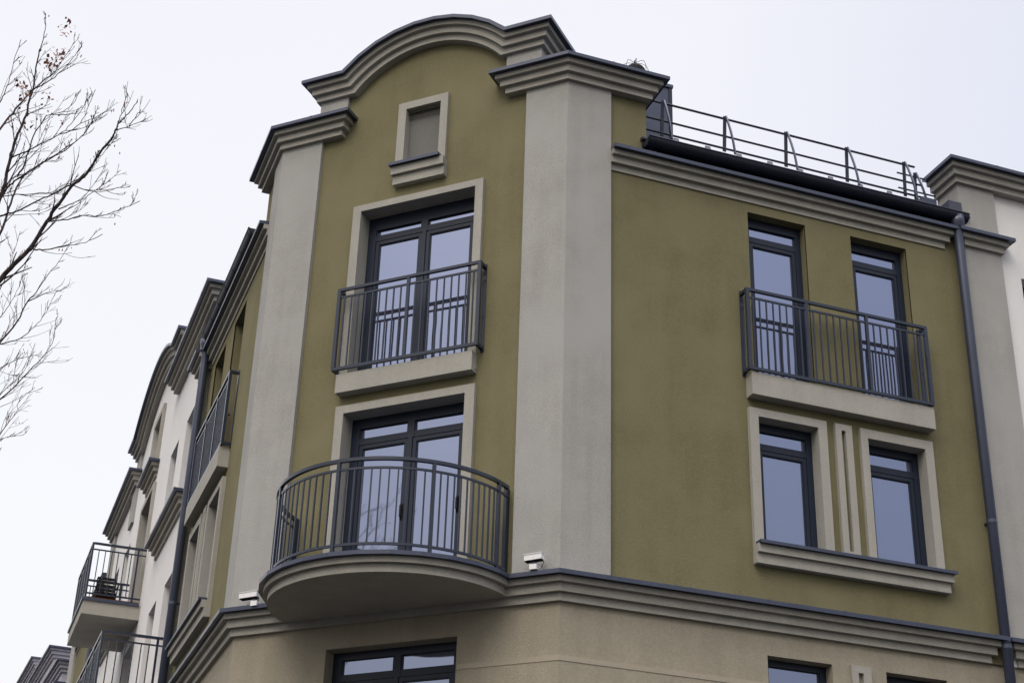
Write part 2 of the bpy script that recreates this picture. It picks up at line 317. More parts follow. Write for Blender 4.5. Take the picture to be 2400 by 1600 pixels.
LIMBS2=[(0.016,[(-6.61,1.21,9.27),(-6.44,1.12,9.53),(-6.3,1.04,9.78),(-6.23,0.95,10.02),(-6.16,0.87,10.11),(-6.07,0.78,10.32),(-5.98,0.69,10.46),(-5.89,0.6,10.69)]),(0.01,[(-6.23,1.21,10.15),(-6.06,1.11,10.24),(-5.96,1.01,10.26),(-5.89,0.9,10.3)]),(0.013,[(-6.49,1.41,8.67),(-6.32,1.32,8.92),(-6.2,1.24,9.06),(-6.06,1.15,9.27),(-5.95,1.06,9.41),(-5.88,0.98,9.57),(-5.87,0.89,9.71),(-5.89,0.8,9.81)]),(0.01,[(-6.52,1.21,9.17),(-6.38,1.31,9.31),(-6.21,1.41,9.5),(-6.08,1.51,9.61),(-5.98,1.61,9.71)]),(0.012,[(-6.54,1.51,9.6),(-6.43,1.41,9.65),(-6.23,1.31,9.71),(-6.1,1.21,9.85),(-6.01,1.11,9.98),(-5.96,1.01,10.16)]),(0.009,[(-6.3,1.71,8.56),(-6.24,1.61,8.63),(-6.17,1.51,8.77),(-6.11,1.41,8.85),(-6.11,1.31,8.94),(-5.97,1.21,9.1)]),(0.008,[(-6.29,1.71,8.52),(-6.23,1.61,8.56),(-6.13,1.51,8.58),(-6.0,1.41,8.58)]),(0.01,[(-6.63,1.61,10.17),(-6.56,1.56,10.41),(-6.51,1.51,10.64),(-6.49,1.46,10.86),(-6.46,1.41,11.16)]),(0.009,[(-6.38,1.41,8.91),(-6.33,1.33,8.99),(-6.24,1.26,9.1),(-6.14,1.18,9.21),(-6.07,1.11,9.38)]),(0.008,[(-6.56,1.81,10.09),(-6.5,1.75,10.15),(-6.42,1.69,10.31),(-6.36,1.63,10.49),(-6.34,1.57,10.6),(-6.33,1.51,10.84)])]
# ---------------------------------------------------------------- ground
g = MB().box(XY, -400, 400, -400, 400, -.3, -.15); struct('road', g, 'asphalt')
pv = MB()
out = [xy(FL, 60, 3.2), xy(FL, 0, 3.2), xy(FR, 0, 4.0), xy(FR, 60, 4.0)]
inn = [xy(FL, 60, 0), xy(FL, 0, 0), xy(FR, 0, 0), xy(FR, 60, 0)]
pv.prism([(*p, -.148) for p in out + inn[::-1]], [(*p, 0) for p in out + inn[::-1]]); struct('pavement', pv, 'paving')
kb = MB().sweep([(p[0], p[1]) for p in out], [(.002, -.146), (.15, -.146), (.15, .004), (.002, .004)]); struct('kerb', kb, 'kerb')
pl = MB().box(XY, -60, 60, -34, -26, -.148, -.02); struct('far_pavement', pl, 'paving')
for i in range(12):
    pass
ln = MB()
for i in range(14): ln.box(XY, -14 + i * 4.5, -11.5 + i * 4.5, -15.2, -15.05, -.148, -.144)
struct('road_markings', ln, 'paint')

# ---------------------------------------------------------------- corner building
B = thing('corner_building', (0, 3, 0), 'olive green rendered corner apartment building with arched gable, pale grey pilasters and round balcony', 'building')
TL = 1.17      # tower returns on both streets
LE, RE = 5.0, 5.84
ow, lw = -.06, -.09
def cpt(P, n): return -.414 * n
# lower storeys (beige)
holesF = [(1.315, 3.07, 4.4, 6.82)]
holesR = [(2.676, 3.544, 4.9, 6.815), (4.287, 5.148, 4.9, 6.815)]
dL = .555
holesL = [(2.676 - dL, 3.544 - dL, 4.9, 6.815), (4.287 - dL, 5.148 - dL, 4.9, 6.815)]
gap = .024
m = MB(); c = -.414 * lw
def grooved(P, s0, s1, holes):
    m.wall(P, s0, s1, 6.50, 7.2, lw, [], 0) if False else None
def lower(P, s0, s1, holes, dep):
    up = [(h[0], h[1], 4.9, h[3]) for h in holes]
    m.wall(P, s0, s1, 0, 7.2, lw, holes, dep)
lower(FF, c, W - c, holesF, .30); lower(FR, c, 6.12, holesR, .28); lower(FL, c, LE + .12, holesL, .28)
m.build('lower_wall', 'lower', B)
# a fine joint line run round the lower wall below the belt (raised 3 mm bead)
jb = MB(); jp = [(-.02, 6.425), (.006, 6.425), (.006, 6.485), (-.02, 6.49)]
jb.sweep([xy(FF, 1.30), xy(FR, 0), xy(FR, 2.66)], jp, lw)
jb.build('joint_band', mat('joint_band_render', (.375, .338, .272), .95, .4, 60, .05), B)

# upper olive walls
m = MB(); c = -.414 * ow
hF = [(1.29, 3.08, 7.4, 9.91), (1.29, 3.08, 10.43, 12.95)]
m.wall(FF, c, W - c, 7.1, 14.4, ow, hF + [(1.90, 2.47, 13.55, 14.40)], .02)
hR1 = [(2.66, 3.54, 10.42, 12.905), (4.25, 5.14, 10.42, 12.905)]
hR2 = [(2.63, 3.54, 8.15, 9.87), (4.21, 5.12, 8.15, 9.87)]
def shift(hs, d): return [(h[0] - d, h[1] - d, h[2], h[3]) for h in hs]
m.wall(FR, c, 6.12, 7.1, 13.3, ow, hR1 + hR2, .02)
m.wall(FL, c, LE + .12, 7.1, 13.3, ow, shift(hR1, dL) + shift(hR2, dL), .02)
for P, d in ((FR, 0), (FL, dL)):      # olive reveals of the top windows
    for h in shift(hR1, d):
        k = -.27; q = ow + .001
        a, b, z0, z1 = h
        for pts in (((a, z0), (a, z1)), ((b, z0), (b, z1)), ((a, z1), (b, z1)), ((a, z0), (b, z0))):
            (u0, v0), (u1, v1) = pts
            m.quad(P(u0, ow, v0), P(u1, ow, v1), P(u1, k, v1), P(u0, k, v0))
m.build('upper_wall', 'olive', B)

# tower body over the eaves
def foot(n, back=3.2):
    return [(xy(FL, TL)[0] + 1.2, xy(FL, TL)[1]), xy(FL, TL, n), xy(FL, -.414 * n, n), xy(FR, -.414 * n, n), xy(FR, TL, n), xy(FR, TL, -back)]
m = MB(); c = -.414 * ow
m.wall(FR, c, TL, 13.28, 14.4, ow); m.quad(FR(TL, ow, 13.28), FR(TL, -2, 13.28), FR(TL, -2, 14.4), FR(TL, ow, 14.4)); m.build('tower_wall', 'olive', B)
MB().wall(FL, c, TL, 13.28, 14.4, ow).build('tower_wall', 'olive', B)
q = foot(-.25); MB().prism([(*p, 13.28) for p in q], [(*p, 14.38) for p in q]).build('tower', 'olive', B)
q = foot(-.08); MB().prism([(*p, 14.50) for p in q], [(*p, 14.56) for p in q]).build('tower_roof', 'roofm', B)

# gable wall
ZC, SC, R0, GZ = 13.99, 2.15, 1.504, 14.955
def gtop(s):
    d = R0 * R0 - (s - SC) ** 2
    return max(GZ, ZC + math.sqrt(d)) if d > 0 else GZ
GL, GR = 3.885, .398
m = MB(); N_ = 60
ss = [GR + (GL - GR) * i / N_ for i in range(N_ + 1)]
ss = sorted(set(ss + [1.90, 2.47]))
for a, b in zip(ss, ss[1:]):
    lo = 14.40
    mid = (a + b) / 2
    if 1.90 < mid < 2.47: lo = 14.46
    m.quad(FF(a, ow, lo), FF(b, ow, lo), FF(b, ow, gtop(b) + .06), FF(a, ow, gtop(a) + .06))
    m.quad(FF(a, -1.1, 13.0), FF(b, -1.1, 13.0), FF(b, -1.1, gtop(b) + .06), FF(a, -1.1, gtop(a) + .06))
m.build('gable_wall', 'olive', B)
for a, b in ((GR, .922), (3.43, GL)):
    MB().box(FF, a, b, -1.1, 0, 14.35, 14.97).build('gable_pier', 'grey', B)

# arched gable cornice
def gcurve(e, h, na=40):
    r = R0 + h; zl = GZ + h; half = math.sqrt(r * r - (zl - ZC) ** 2); a0 = math.asin((zl - ZC) / r)
    pts = [FF(GL + e, -1.1, zl), FF(GL + e, e, zl)]
    for i in range(na + 1):
        a = math.pi - a0 - (math.pi - 2 * a0) * i / na
        pts.append(FF(SC - r * math.cos(a), e, ZC + r * math.sin(a)))
    return pts + [FF(GR - e, e, zl), FF(GR - e, -1.1, zl)]
def garch(prof, na=40):
    cs = [gcurve(e, h, na) for e, h in prof]
    return MB().loft([[c[i] for c in cs] for i in range(len(cs[0]))])
gc = garch([(e, z) for e, z in PROF(0)]).build('gable_cornice', 'trim', B)
garch([(-.08, .27), (.22, .27), (.22, .262), (.23, .262), (.23, .315), (-.08, .335)], 9).build('metal_capping', 'metal', gc)
rf = gcurve(-.07, .30); bk = [p - FF.n * 1.1 for p in rf[1:-1]]
m = MB()
for a, b, c_, d in zip(rf[1:-1], rf[2:-1], bk[1:], bk): m.quad(a, b, c_, d)
m.build('gable_roof', 'roofm', B)

# pilasters
p1 = MB()
q = [xy(FF, .605), xy(FF, 0), xy(FR, .63), xy(FR, .63, -.2), xy(FF, .605, -.2)]
p1.prism([(*p, 7.3) for p in q], [(*p, 14.36) for p in q]); p1.build('pilaster', 'grey', B)
q = [xy(FL, .50), xy(FL, 0), xy(FF, 3.80), xy(FF, 3.80, -.2), xy(FL, .50, -.2)]
MB().prism([(*p, 7.3) for p in q], [(*p, 14.36) for p in q]).build('pilaster', 'grey', B)
# capitals
Z1 = 14.275
cornice(B, [xy(FF, .85, -.3), xy(FF, .85), xy(FR, 0), xy(FR, TL), xy(FR, TL, -1.6)], Z1, name='capital')
cornice(B, [xy(FL, TL, -1.2), xy(FL, TL), xy(FL, 0), xy(FF, 3.51), xy(FF, 3.51, -.3)], Z1, name='capital')
# belt course and eaves cornices
BZ = 7.10
cornice(B, [xy(FL, LE, -.2), xy(FL, LE), xy(FL, 0), xy(FR, 0), xy(FR, RE), xy(FR, RE, -.2)], BZ, lw, 'belt_course')
EZ = 13.05
cornice(B, [xy(FR, .632), xy(FR, RE - .01), xy(FR, RE - .01, -.2)], EZ, lw, 'eaves_cornice')
cornice(B, [xy(FL, LE - .05, -.2), xy(FL, LE - .05), xy(FL, .502)], EZ, lw, 'eaves_cornice')

# window surrounds
def surround(P, o, i, wp, name='window_surround'):
    return MB().ring(P, o, i, wp - .02, 0).build(name, 'trim', B)
surround(FF, (1.20, 3.18, 10.2, 13.03), (1.315, 3.055, 10.2, 12.93), -.25)
surround(FF, (1.19, 3.18, 7.35, 10.00), (1.325, 3.06, 7.35, 9.89), -.25)
for P, d in ((FR, 0), (FL, dL)):
    a = surround(P, (2.528 - d, 3.637 - d, 7.91, 9.965), (2.653 - d, 3.512 - d, 8.12, 9.855), -.22)
    a = surround(P, (4.132 - d, 5.223 - d, 7.91, 9.965), (4.238 - d, 5.10 - d, 8.12, 9.84), -.22)
    MB().ring(P, (3.762 - d, 4.007 - d, 8.10, 9.968), (3.85 - d, 3.912 - d, 8.25, 9.88), -.08, 0).build('ornamental_panel', 'trim', B)
    if P is FR: MB().ring(P, (3.777, 4.045, 4.9, 6.83), (3.867, 3.937, 5.1, 6.742), -.12, -.035).build('ornamental_panel', 'trim', B)
    # long sill under the pair
    s = MB().box(P, 2.531 - d, 5.255 - d, -.07, .035, 7.90, 8.03); s.box(P, 2.533 - d, 5.285 - d, -.07, .078, 8.03, 8.137)
    so = s.build('window_sill', 'trim', B)
    MB().add([P(u, n, z) for u in (2.54 - d, 5.32 - d) for n, z in ((-.24, 8.175), (-.24, 8.14), (.115, 8.14), (.115, 8.13), (.125, 8.13), (.125, 8.170))],
             [(0, 1, 2, 3, 4, 5), (6, 7, 8, 9, 10, 11)] + [(i, (i + 1) % 6, (i + 1) % 6 + 6, i + 6) for i in range(6)]).build('sill_capping', 'metal', so)
    window(B, P, 2.653 - d, 3.512 - d, 8.15, 9.855, -.19, (9.575, 9.742))
    window(B, P, 4.238 - d, 5.10 - d, 8.15, 9.84, -.19, (9.568, 9.735))
    for a, b in ((2.66, 3.54), (4.25, 5.14)): window(B, P, a - d, b - d, 10.43, 12.903, -.20, (12.62, 12.77), name='french_window')
    # ledge and railing of the french windows
    MB().box(P, 2.53 - d, 5.225 - d, -.30, .10, 10.105, 10.415).build('balcony_ledge', 'trim', B)
    if P is FR: french_rail(B, P, 2.485, 5.225, 10.435, 11.612, .125, ow, (3.375, 4.285))
    else: french_rail(B, P, 1.93, 4.70, 10.435, 11.612, .09, ow, (2.84, 3.77))
for a, b in ((2.676, 3.544), (4.287, 5.148)):
    window(B, FR, a, b, 4.95, 6.81, -.24, (6.50, 6.735))
    window(B, FL, a - dL, b - dL, 4.95, 6.81, -.24, (6.50, 6.735))
window(B, FF, 1.315, 3.055, 10.43, 12.93, -.25, (12.645, 12.735), True, 'french_window')
window(B, FF, 1.325, 3.06, 7.41, 9.89, -.25, (9.612, 9.755), True, 'balcony_door', handle=True)
window(B, FF, 1.315, 3.07, 4.45, 6.82, -.28, (6.55, 6.728), True)
MB().box(FF, 1.205, 3.165, -.3, .085, 10.155, 10.42).build('balcony_ledge', 'trim', B)
french_rail(B, FF, 1.118, 3.232, 10.47, 11.685, .12, ow, (2.172,))

# blind window in the gable
bw_ = MB().ring(FF, (1.803, 2.58, 13.50, 14.59), (1.916, 2.457, 13.56, 14.475), -.14, 0).build('blind_window', 'trim', B)
MB().box(FF, 1.89, 2.48, -.16, -.125, 13.5, 14.5).build('blind_panel', 'niche', bw_)
s = MB().box(FF, 1.79, 2.575, -.07, .03, 13.222, 13.365); s.box(FF, 1.788, 2.590, -.07, .075, 13.365, 13.495); s.build('sill_moulding', 'trim', bw_)
MB().add([FF(u, n, z) for u in (1.845, 2.615) for n, z in ((-.13, 13.56), (-.13, 13.50), (.115, 13.50), (.115, 13.49), (.125, 13.49), (.125, 13.535))],
         [(0, 1, 2, 3, 4, 5), (6, 7, 8, 9, 10, 11)] + [(i, (i + 1) % 6, (i + 1) % 6 + 6, i + 6) for i in range(6)]).build('sill_capping', 'metal', bw_)

# round balcony
def ell(sc, a, b, z, k=48, n0=0.):
    return [FF(sc + a * math.cos(math.pi * i / k), n0 + b * math.sin(math.pi * i / k), z) for i in range(k + 1)]
def halfdisc(sc, a, b, z0, z1, k=48):
    lo = [FF(sc + a, -.2, z0)] + ell(sc, a, b, z0, k) + [FF(sc - a, -.2, z0)]
    hi = [FF(sc + a, -.2, z1)] + ell(sc, a, b, z1, k) + [FF(sc - a, -.2, z1)]
    return lo, hi
sl = MB(); sl.prism(*halfdisc(2.16, 1.50, 1.37, 7.192, 7.29)); sl.prism(*halfdisc(2.16, 1.555, 1.425, 7.291, 7.372))
BAL = sl.build('round_balcony', 'trim', B)
k = MB(); k.prism(*halfdisc(2.165, 1.615, 1.49, 7.362, 7.41, 14)); k.build('metal_capping', 'metal', BAL)
def epath(sc, a, b, t0, t1, k):
    return [xy(FF, sc + a * math.sin(t0 + (t1 - t0) * i / k), b * math.cos(t0 + (t1 - t0) * i / k)) for i in range(k + 1)]
# angle 0 = straight out of the wall, + = towards the left
RA, RBn, RC = 1.478, 1.455, 2.140
T0, T1 = R(90), R(-88)
r = MB(); ep = epath(RC, RA, RBn, T0, T1, 64)
def rect(e0, e1, z0, z1): return [(e0, z0), (e1, z0), (e1, z1), (e0, z1)]
r.sweep(ep, rect(-.022, .022, 8.49, 8.53)); r.sweep(ep, rect(-.010, .010, 8.385, 8.412)); r.sweep(ep, rect(-.012, .012, 7.475, 7.505))
RL = r.build('railing', 'rail', BAL)
def rp(t): return FF(RC + RA * math.sin(t), RBn * math.cos(t), 0), math.atan2(FF.d.y, FF.d.x) - t * 1.0
post_t = [R(89), R(44.5), R(0), R(-43.5), R(-80)]
for t in post_t:
    v, a = rp(t); o = MB().box(XY, -.02, .02, -.02, .02, 7.40, 8.489).build('post', 'rail', RL); o.location += Vector((v.x, v.y, 0)); o.rotation_euler.z = a
pts = []
for a, b in zip(post_t, post_t[1:]):
    kk = 11
    for i in range(1, kk):
        v, an = rp(a + (b - a) * i / kk); pts.append((v.x, v.y, 7.50, an))
baluster_copies(RL, pts, .89)
# wall plates and small lugs under the deck edge
for s in (RC + RA - .0, RC - RA + .045): MB().box(FF, s - .02, s + .02, -.062, .03, 7.47, 8.53).build('wall_bracket', 'rail', RL)
for t in (28, 18, 9, -12, -22, -30):
    v, an = rp(R(t)); o = MB().box(XY, -.03, .03, -.012, .0, 7.411, 7.432).build('deck_clip', 'metal', BAL); o.location += Vector((v.x, v.y, 0)) - FF.n * .12; o.rotation_euler.z = an

# eaves: fascia, gutter, roof
def eaves(P, s0, s1, sg):
    f = MB().box(P, s0, s1, -.05, -.015, 13.36, 13.66).build('fascia', 'gutter', B)
    g = MB(); rr = .105; cn, cz = .085, 13.57
    prof = [(cn - rr * math.cos(math.pi * i / 12), cz - rr * math.sin(math.pi * i / 12)) for i in range(13)] + [(cn + rr * .93 * math.cos(math.pi * i / 12), cz - rr * .93 * math.sin(math.pi * i / 12)) for i in range(13)]
    rings = [[P(s, n, z) for n, z in prof] for s in (s0, s1)]
    g.loft(rings)
    g.tube([P(s0, cn + rr, cz + .004), P(s1, cn + rr, cz + .004)], .012, 8)
    for s in (s0, s1):
        g.prism([P(s, cn + rr * math.cos(math.pi * i / 12), cz - rr * math.sin(math.pi * i / 12)) for i in range(13)], [P(s + .004, cn + rr * math.cos(math.pi * i / 12), cz - rr * math.sin(math.pi * i / 12)) for i in range(13)])
    G = g.build('gutter', 'gutter', B)
    n_ = int((s1 - s0) / .55)
    for i in range(n_ + 1):
        s = s0 + .12 + (s1 - s0 - .24) * i / n_
        br = MB(); br.loft([[P(s + w, cn - (rr + h) * math.cos(math.pi * j / 8), cz - (rr + h) * math.sin(math.pi * j / 8)) for w, h in ((-.012, .001), (.012, .001), (.012, .006), (-.012, .006))] for j in range(9)])
        br.build('gutter_bracket', 'gutter', G)
    r_ = MB(); sl_ = .40
    def rz(y): return 13.645 + (y + .03) * sl_
    r_.add([P(s, -y, z) for s in (s0 - .02, s1 + .12) for y, z in ((-.05, rz(-.05)), (3.2, rz(3.2)), (3.2, rz(3.2) - .5), (-.05, rz(-.05) - .03))], [(0, 1, 2, 3), (4, 5, 6, 7), (0, 1, 5, 4), (1, 2, 6, 5), (2, 3, 7, 6), (3, 0, 4, 7)])
    s = s0 + .3
    while s < s1:
        r_.add([P(s + w, -y, rz(y) + h) for w in (-.006, .006) for y in (-.05, 3.2) for h in (-.002, .028)], [(0, 1, 3, 2), (4, 5, 7, 6), (1, 3, 7, 5), (0, 1, 5, 4), (2, 3, 7, 6)]); s += .52
    RF = r_.build('roof', 'roofm', B)
    return RF, rz
RF, rz = eaves(FR, 1.10, 6.10, 1)
RF2, _ = eaves(FL, TL - .05, 4.86, 1)
# funnel and downpipes
def downpipe(P, s, n, ztop, name='downpipe'):
    k = MB(); k.tube([P(s, n + .01, ztop), P(s, n + .01, ztop - .10), P(s, n, ztop - .20), P(s, n, ztop - .22), P(s, n, ztop - .5), P(s, n, 0.2)], [.112, .104, .072, .066, .066, .066], 16)
    o = k.build(name, 'metal', B, True)
    for z in (8.95, 7.30, 5.2, 3.1):
        MB().tube([P(s, n, z - .03), P(s, n, z + .02)], .0705, 14).build('pipe_clip', 'metal', o)
        if z != 7.30: MB().box(P, s - .02, s + .02, lw - .03, n, z - .012, z + .012).build('pipe_stay', 'gutter', o)
downpipe(FR, 5.955, .075, 13.54)
downpipe(FL, 4.98 - .05 + .06, .075, 13.54)
MB().tube([FR(1.2, .06, 13.50), FR(1.2, -.02, 13.44)], .03, 8).build('lead_flashing', 'gutter', RF)

# safety rail on the roof edge
ry, zt = .45, 14.69
sr = MB()
xs = [1.61, 2.58, 3.56, 4.56, 5.53]
for z, r_, x1 in ((zt - .03, .017, 5.72), (14.36, .0155, 5.80), (14.15, .016, 5.80)):
    sr.tube([FR(1.2, -ry, z), FR(x1, -ry, z)], r_, 8)
SR = sr.build('roof_safety_rail', 'gutter', B)
def postpair(x, y, dz=0):
    MB().bar(FR(x - .02, -y, 14.10 + dz), FR(x, -y + .012, zt + dz), .05, .014, FR.n).build('post', 'gutter', SR)
    b = MB(); P0 = []
    for i in range(9):
        t = i / 8; P0.append(FR(x + .0 + .02 * t, -y + .03 + .19 * (.35 * t + .65 * math.sin(t * 1.45)), zt + dz - .76 * t - .03 * math.sin(math.pi * t) * -1))
    b.loft([[p + FR.d * a + FR.n * c for a, c in ((-.003, -.014), (.02, -.014), (.02, .014), (-.003, .014))] for p in P0]).build('brace', 'metal', SR)
for x in xs: postpair(x, ry)
postpair(5.72, ry + .02, -.13)
e = MB(); e.tube([FR(5.42, -ry - .02, 14.50), FR(6.1, -ry - .02, 14.50)], .0125, 8); e.tube([FR(5.42, -ry - .02, 14.24), FR(6.2, -ry - .02, 14.24)], .0125, 8); e.build('rail_extension', 'gutter', SR)
x = 1.75
while x < 5.6:
    MB().add([FR(x, -ry + .12, 13.80), FR(x + .10, -ry + .12, 13.80), FR(x + .10, -ry, 14.12), FR(x + .02, -ry, 14.12), FR(x, -ry - .04, 13.80), FR(x + .10, -ry - .04, 13.80)], [(0, 1, 2, 3), (3, 2, 5, 4), (0, 3, 4), (1, 2, 5), (0, 1, 5, 4)]).build('seam_clamp', 'metal', SR); x += .49
# roof hatch shaft behind the tower and extractor cowl on top of it
m = MB().box(FR, .4, 2.02, -2.2, -1.0, 13.2, 15.40); SH = m.build('roof_shaft', 'metal', B)
MB().box(FR, .38, 2.045, -2.22, -.975, 15.40, 15.455).build('shaft_coping', 'metal', SH)
m = MB().box(FR, 1.98, 2.03, -1.0, -.985, 13.4, 15.40); m.build('corner_flashing', 'gutter', SH)
vx, vy, vz = 1.19, -.45, 14.47
m = MB().tube([FR(vx, vy, vz), FR(vx, vy, vz + .58)], .11, 14)
VT = m.build('extractor_cowl', 'metal', B)
m = MB(); m.loft([[FR(vx + .16 * math.cos(a) * math.cos(p), vy + .16 * math.sin(a) * math.cos(p), vz + .56 + .16 * math.sin(p)) for a in [2 * math.pi * j / 16 for j in range(16)]] for p in [-.5 + 2.0 * i / 7 for i in range(8)]])
m.build('dome', 'black', VT)
m = MB()
for j in range(8):
    a = 2 * math.pi * j / 8 + .3
    m.tube([FR(vx + rr * math.cos(a), vy + rr * math.sin(a), vz + .56 + hh) for rr, hh in ((.02, .195), (.10, .195), (.16, .165), (.19, .09), (.195, .0))], .004, 6)
m.tube([FR(vx, vy, vz + .70), FR(vx, vy, vz + .80)], .014, 8)
m.build('guard_wires', 'gutter', VT)
# box flashing next to the parapet on the right
MB().box(FR, 5.62, 5.86, -.42, -.2, 13.72, 13.98).build('flashing_box', 'metal', RF)
MB().box(FR, 5.87, 6.085, -.40, .06, 13.66, 13.83).build('flashing_strip', 'roofm', RF)

# ---------------------------------------------------------------- cream neighbours
RN = thing('cream_building', (8, 3, 0), 'cream rendered building with a grey pilaster beyond the right downpipe', 'building', 'cream buildings flanking the corner')
m = MB(); hs = [(7.06, 7.9, 10.42, 12.87), (7.06, 7.9, 8.15, 9.82)]
m.wall(FR, 6.1, 14, 7.1, 14.3, ow, hs, .25); m.box(FR, 6.14, 14, -6, -.5, 0, 13.9); m.build('wall', 'cream', RN)
m = MB(); m.wall(FR, 6.125, 14, 0, 7.2, lw, [], .2); m.build('lower_wall', 'lower', RN)
MB().box(FR, 6.095, 6.715, -.45, 0, 7.3, 14.25).build('pilaster', 'grey', RN)
cornice(RN, [xy(FR, 6.15, -.2), xy(FR, 6.15), xy(FR, 14)], BZ, lw, 'belt_course')
cornice(RN, [xy(FR, 6.12, -.05), xy(FR, 6.12), xy(FR, 6.695), xy(FR, 6.695, -.2)], EZ, -.06, 'pilaster_capital')
MB().box(FR, 6.10, 14, -.50, -.12, 13.3, 14.42).build('parapet', 'grey', RN)
cornice(RN, [xy(FR, 6.10, -.50), xy(FR, 6.10), xy(FR, 14)], 14.20, 0, 'parapet_cornice')
for h in hs: window(RN, FR, h[0], h[1], h[2] + .01, h[3], -.26, (h[3] - .28, h[3] - .13))

bL = .04        # the left neighbour stands 4 cm proud
LN = thing('cream_building', (-1, 11, 0), 'cream rendered building with arched gable and boxy balconies down the left street', 'building', 'cream buildings flanking the corner')
FL2 = Plane(xy(FL, 0, bL), (0, 1), (-1, 0))
hs = [(6.15, 7.03, 11.2, 12.9), (7.87, 8.76, 11.2, 12.9), (6.19, 7.07, 8.2, 9.87), (7.93, 8.83, 8.2, 9.87), (6.19, 7.07, 4.9, 6.8), (7.93, 8.83, 4.9, 6.8),
      (10.58, 12.14, 10.46, 12.96), (10.62, 12.10, 7.45, 9.9), (10.85, 11.85, 13.55, 14.72),
      (13.94, 14.83, 11.2, 12.9), (15.67, 16.55, 11.2, 12.9), (13.94, 14.83, 8.2, 9.87), (15.67, 16.55, 8.2, 9.87)]
m = MB(); m.wall(FL2, LE + .12, 18.0, 0, 14.3, ow, hs, .22); m.build('wall', 'cream', LN)
SC2, ZC2, R2 = 11.35, 10.52, 5.36 - .31
G0, G1 = 8.25, 14.45
def g2top(s):
    d = R2 * R2 - (s - SC2) ** 2
    return max(14.955, ZC2 + math.sqrt(d)) if d > 0 else 14.955
m = MB()
for i in range(60):
    a = G0 + (G1 - G0) * i / 60; b = G0 + (G1 - G0) * (i + 1) / 60
    lo = 14.28 if not (10.83 < (a + b) / 2 < 11.87) else 14.72
    m.quad(FL2(a, ow - .002, lo), FL2(b, ow - .002, lo), FL2(b, ow - .002, g2top(b) + .05), FL2(a, ow - .002, g2top(a) + .05))
    m.quad(FL2(a, -1.2, 13), FL2(b, -1.2, 13), FL2(b, -1.2, g2top(b) + .05), FL2(a, -1.2, g2top(a) + .05))
m.build('gable_wall', 'cream', LN)
for a, b in ((G0, 8.80), (13.9, G1)): MB().box(FL2, a, b, -1.2, 0, 14.3, 14.97).build('gable_pier', 'grey', LN)
def g2curve(e, h, na=36):
    r = R2 + h; zl = 14.955 + h; a0 = math.asin((zl - ZC2) / r)
    pts = [FL2(G1 + e, -1.2, zl), FL2(G1 + e, e, zl)]
    for i in range(na + 1):
        a = math.pi - a0 - (math.pi - 2 * a0) * i / na
        pts.append(FL2(SC2 - r * math.cos(a), e, ZC2 + r * math.sin(a)))
    return pts + [FL2(G0 - e, e, zl), FL2(G0 - e, -1.2, zl)]
def g2arch(prof):
    cs = [g2curve(e, h) for e, h in prof]
    return MB().loft([[c[i] for c in cs] for i in range(len(cs[0]))])
gc2 = g2arch(PROF(0)).build('gable_cornice', 'trim', LN)
g2arch([(-.08, .27), (.22, .27), (.22, .262), (.23, .262), (.23, .315), (-.08, .335)]).build('metal_capping', 'metal', gc2)
for a, b in ((5.10, 5.75), (17.3, 17.95)): MB().box(FL2, a, b, -.4, 0, 0, 14.25).build('pilaster', 'grey', LN)
MB().box(FL2, 4.85, 18.1, -6, -.14, 13.45, 14.42).build('attic', 'cream', LN)
for a, b in ((4.82, 8.78), (13.92, 17.95)):
    MB().box(FL2, a + .0, a + .6, -.4, -.003, 13.36, 14.3).build('attic_pier', 'grey', LN)
    cornice(LN, [xy(FL2, b, -.5), xy(FL2, b), xy(FL2, a), xy(FL2, a, -.9)], 14.20, 0, 'attic_cornice')
cornice(LN, [xy(FL2, 5.66, -.2), xy(FL2, 5.66), xy(FL2, 5.02)], EZ, -.03, 'pilaster_capital')
cornice(LN, [xy(FL2, 9.9), xy(FL2, 5.12)], BZ, lw, 'belt_course')
for a, b in ((6.0, 8.85), (13.85, 16.7)):
    cornice(LN, [xy(FL2, b, -.2), xy(FL2, b), xy(FL2, a), xy(FL2, a, -.2)], 10.87, -.07, 'sill_moulding')
for h in hs:
    if h[0] in (10.58, 10.62, 10.85): continue
    window(LN, FL2, h[0], h[1], h[2], h[3], -.24, (h[3] - .30, h[3] - .14))
for z in (7.45, 10.5): window(LN, FL2, 10.62, 12.10, z + .002, z + 2.418, -.24, (z + 2.12, z + 2.28), True, 'balcony_door')
for o_, i_ in (((10.5, 12.22, 10.4, 13.03), (10.62, 12.10, 10.4, 12.92)), ((10.73, 11.97, 13.45, 14.84), (10.87, 11.83, 13.56, 14.70))):
    MB().ring(FL2, o_, i_, -.2, 0).build('window_surround', 'trim', LN)
MB().box(FL2, 10.8, 11.9, -.2, -.15, 13.5, 14.75).build('blind_panel', 'niche', LN)
cornice(LN, [xy(FL2, 12.0, -.1), xy(FL2, 12.0), xy(FL2, 10.68), xy(FL2, 10.68, -.1)], 13.22, -.07, 'sill_moulding')
MB().box(FL2, 9.0, 17.3, -6, -.5, 13.8, 13.95).build('roof', 'roofm', LN)

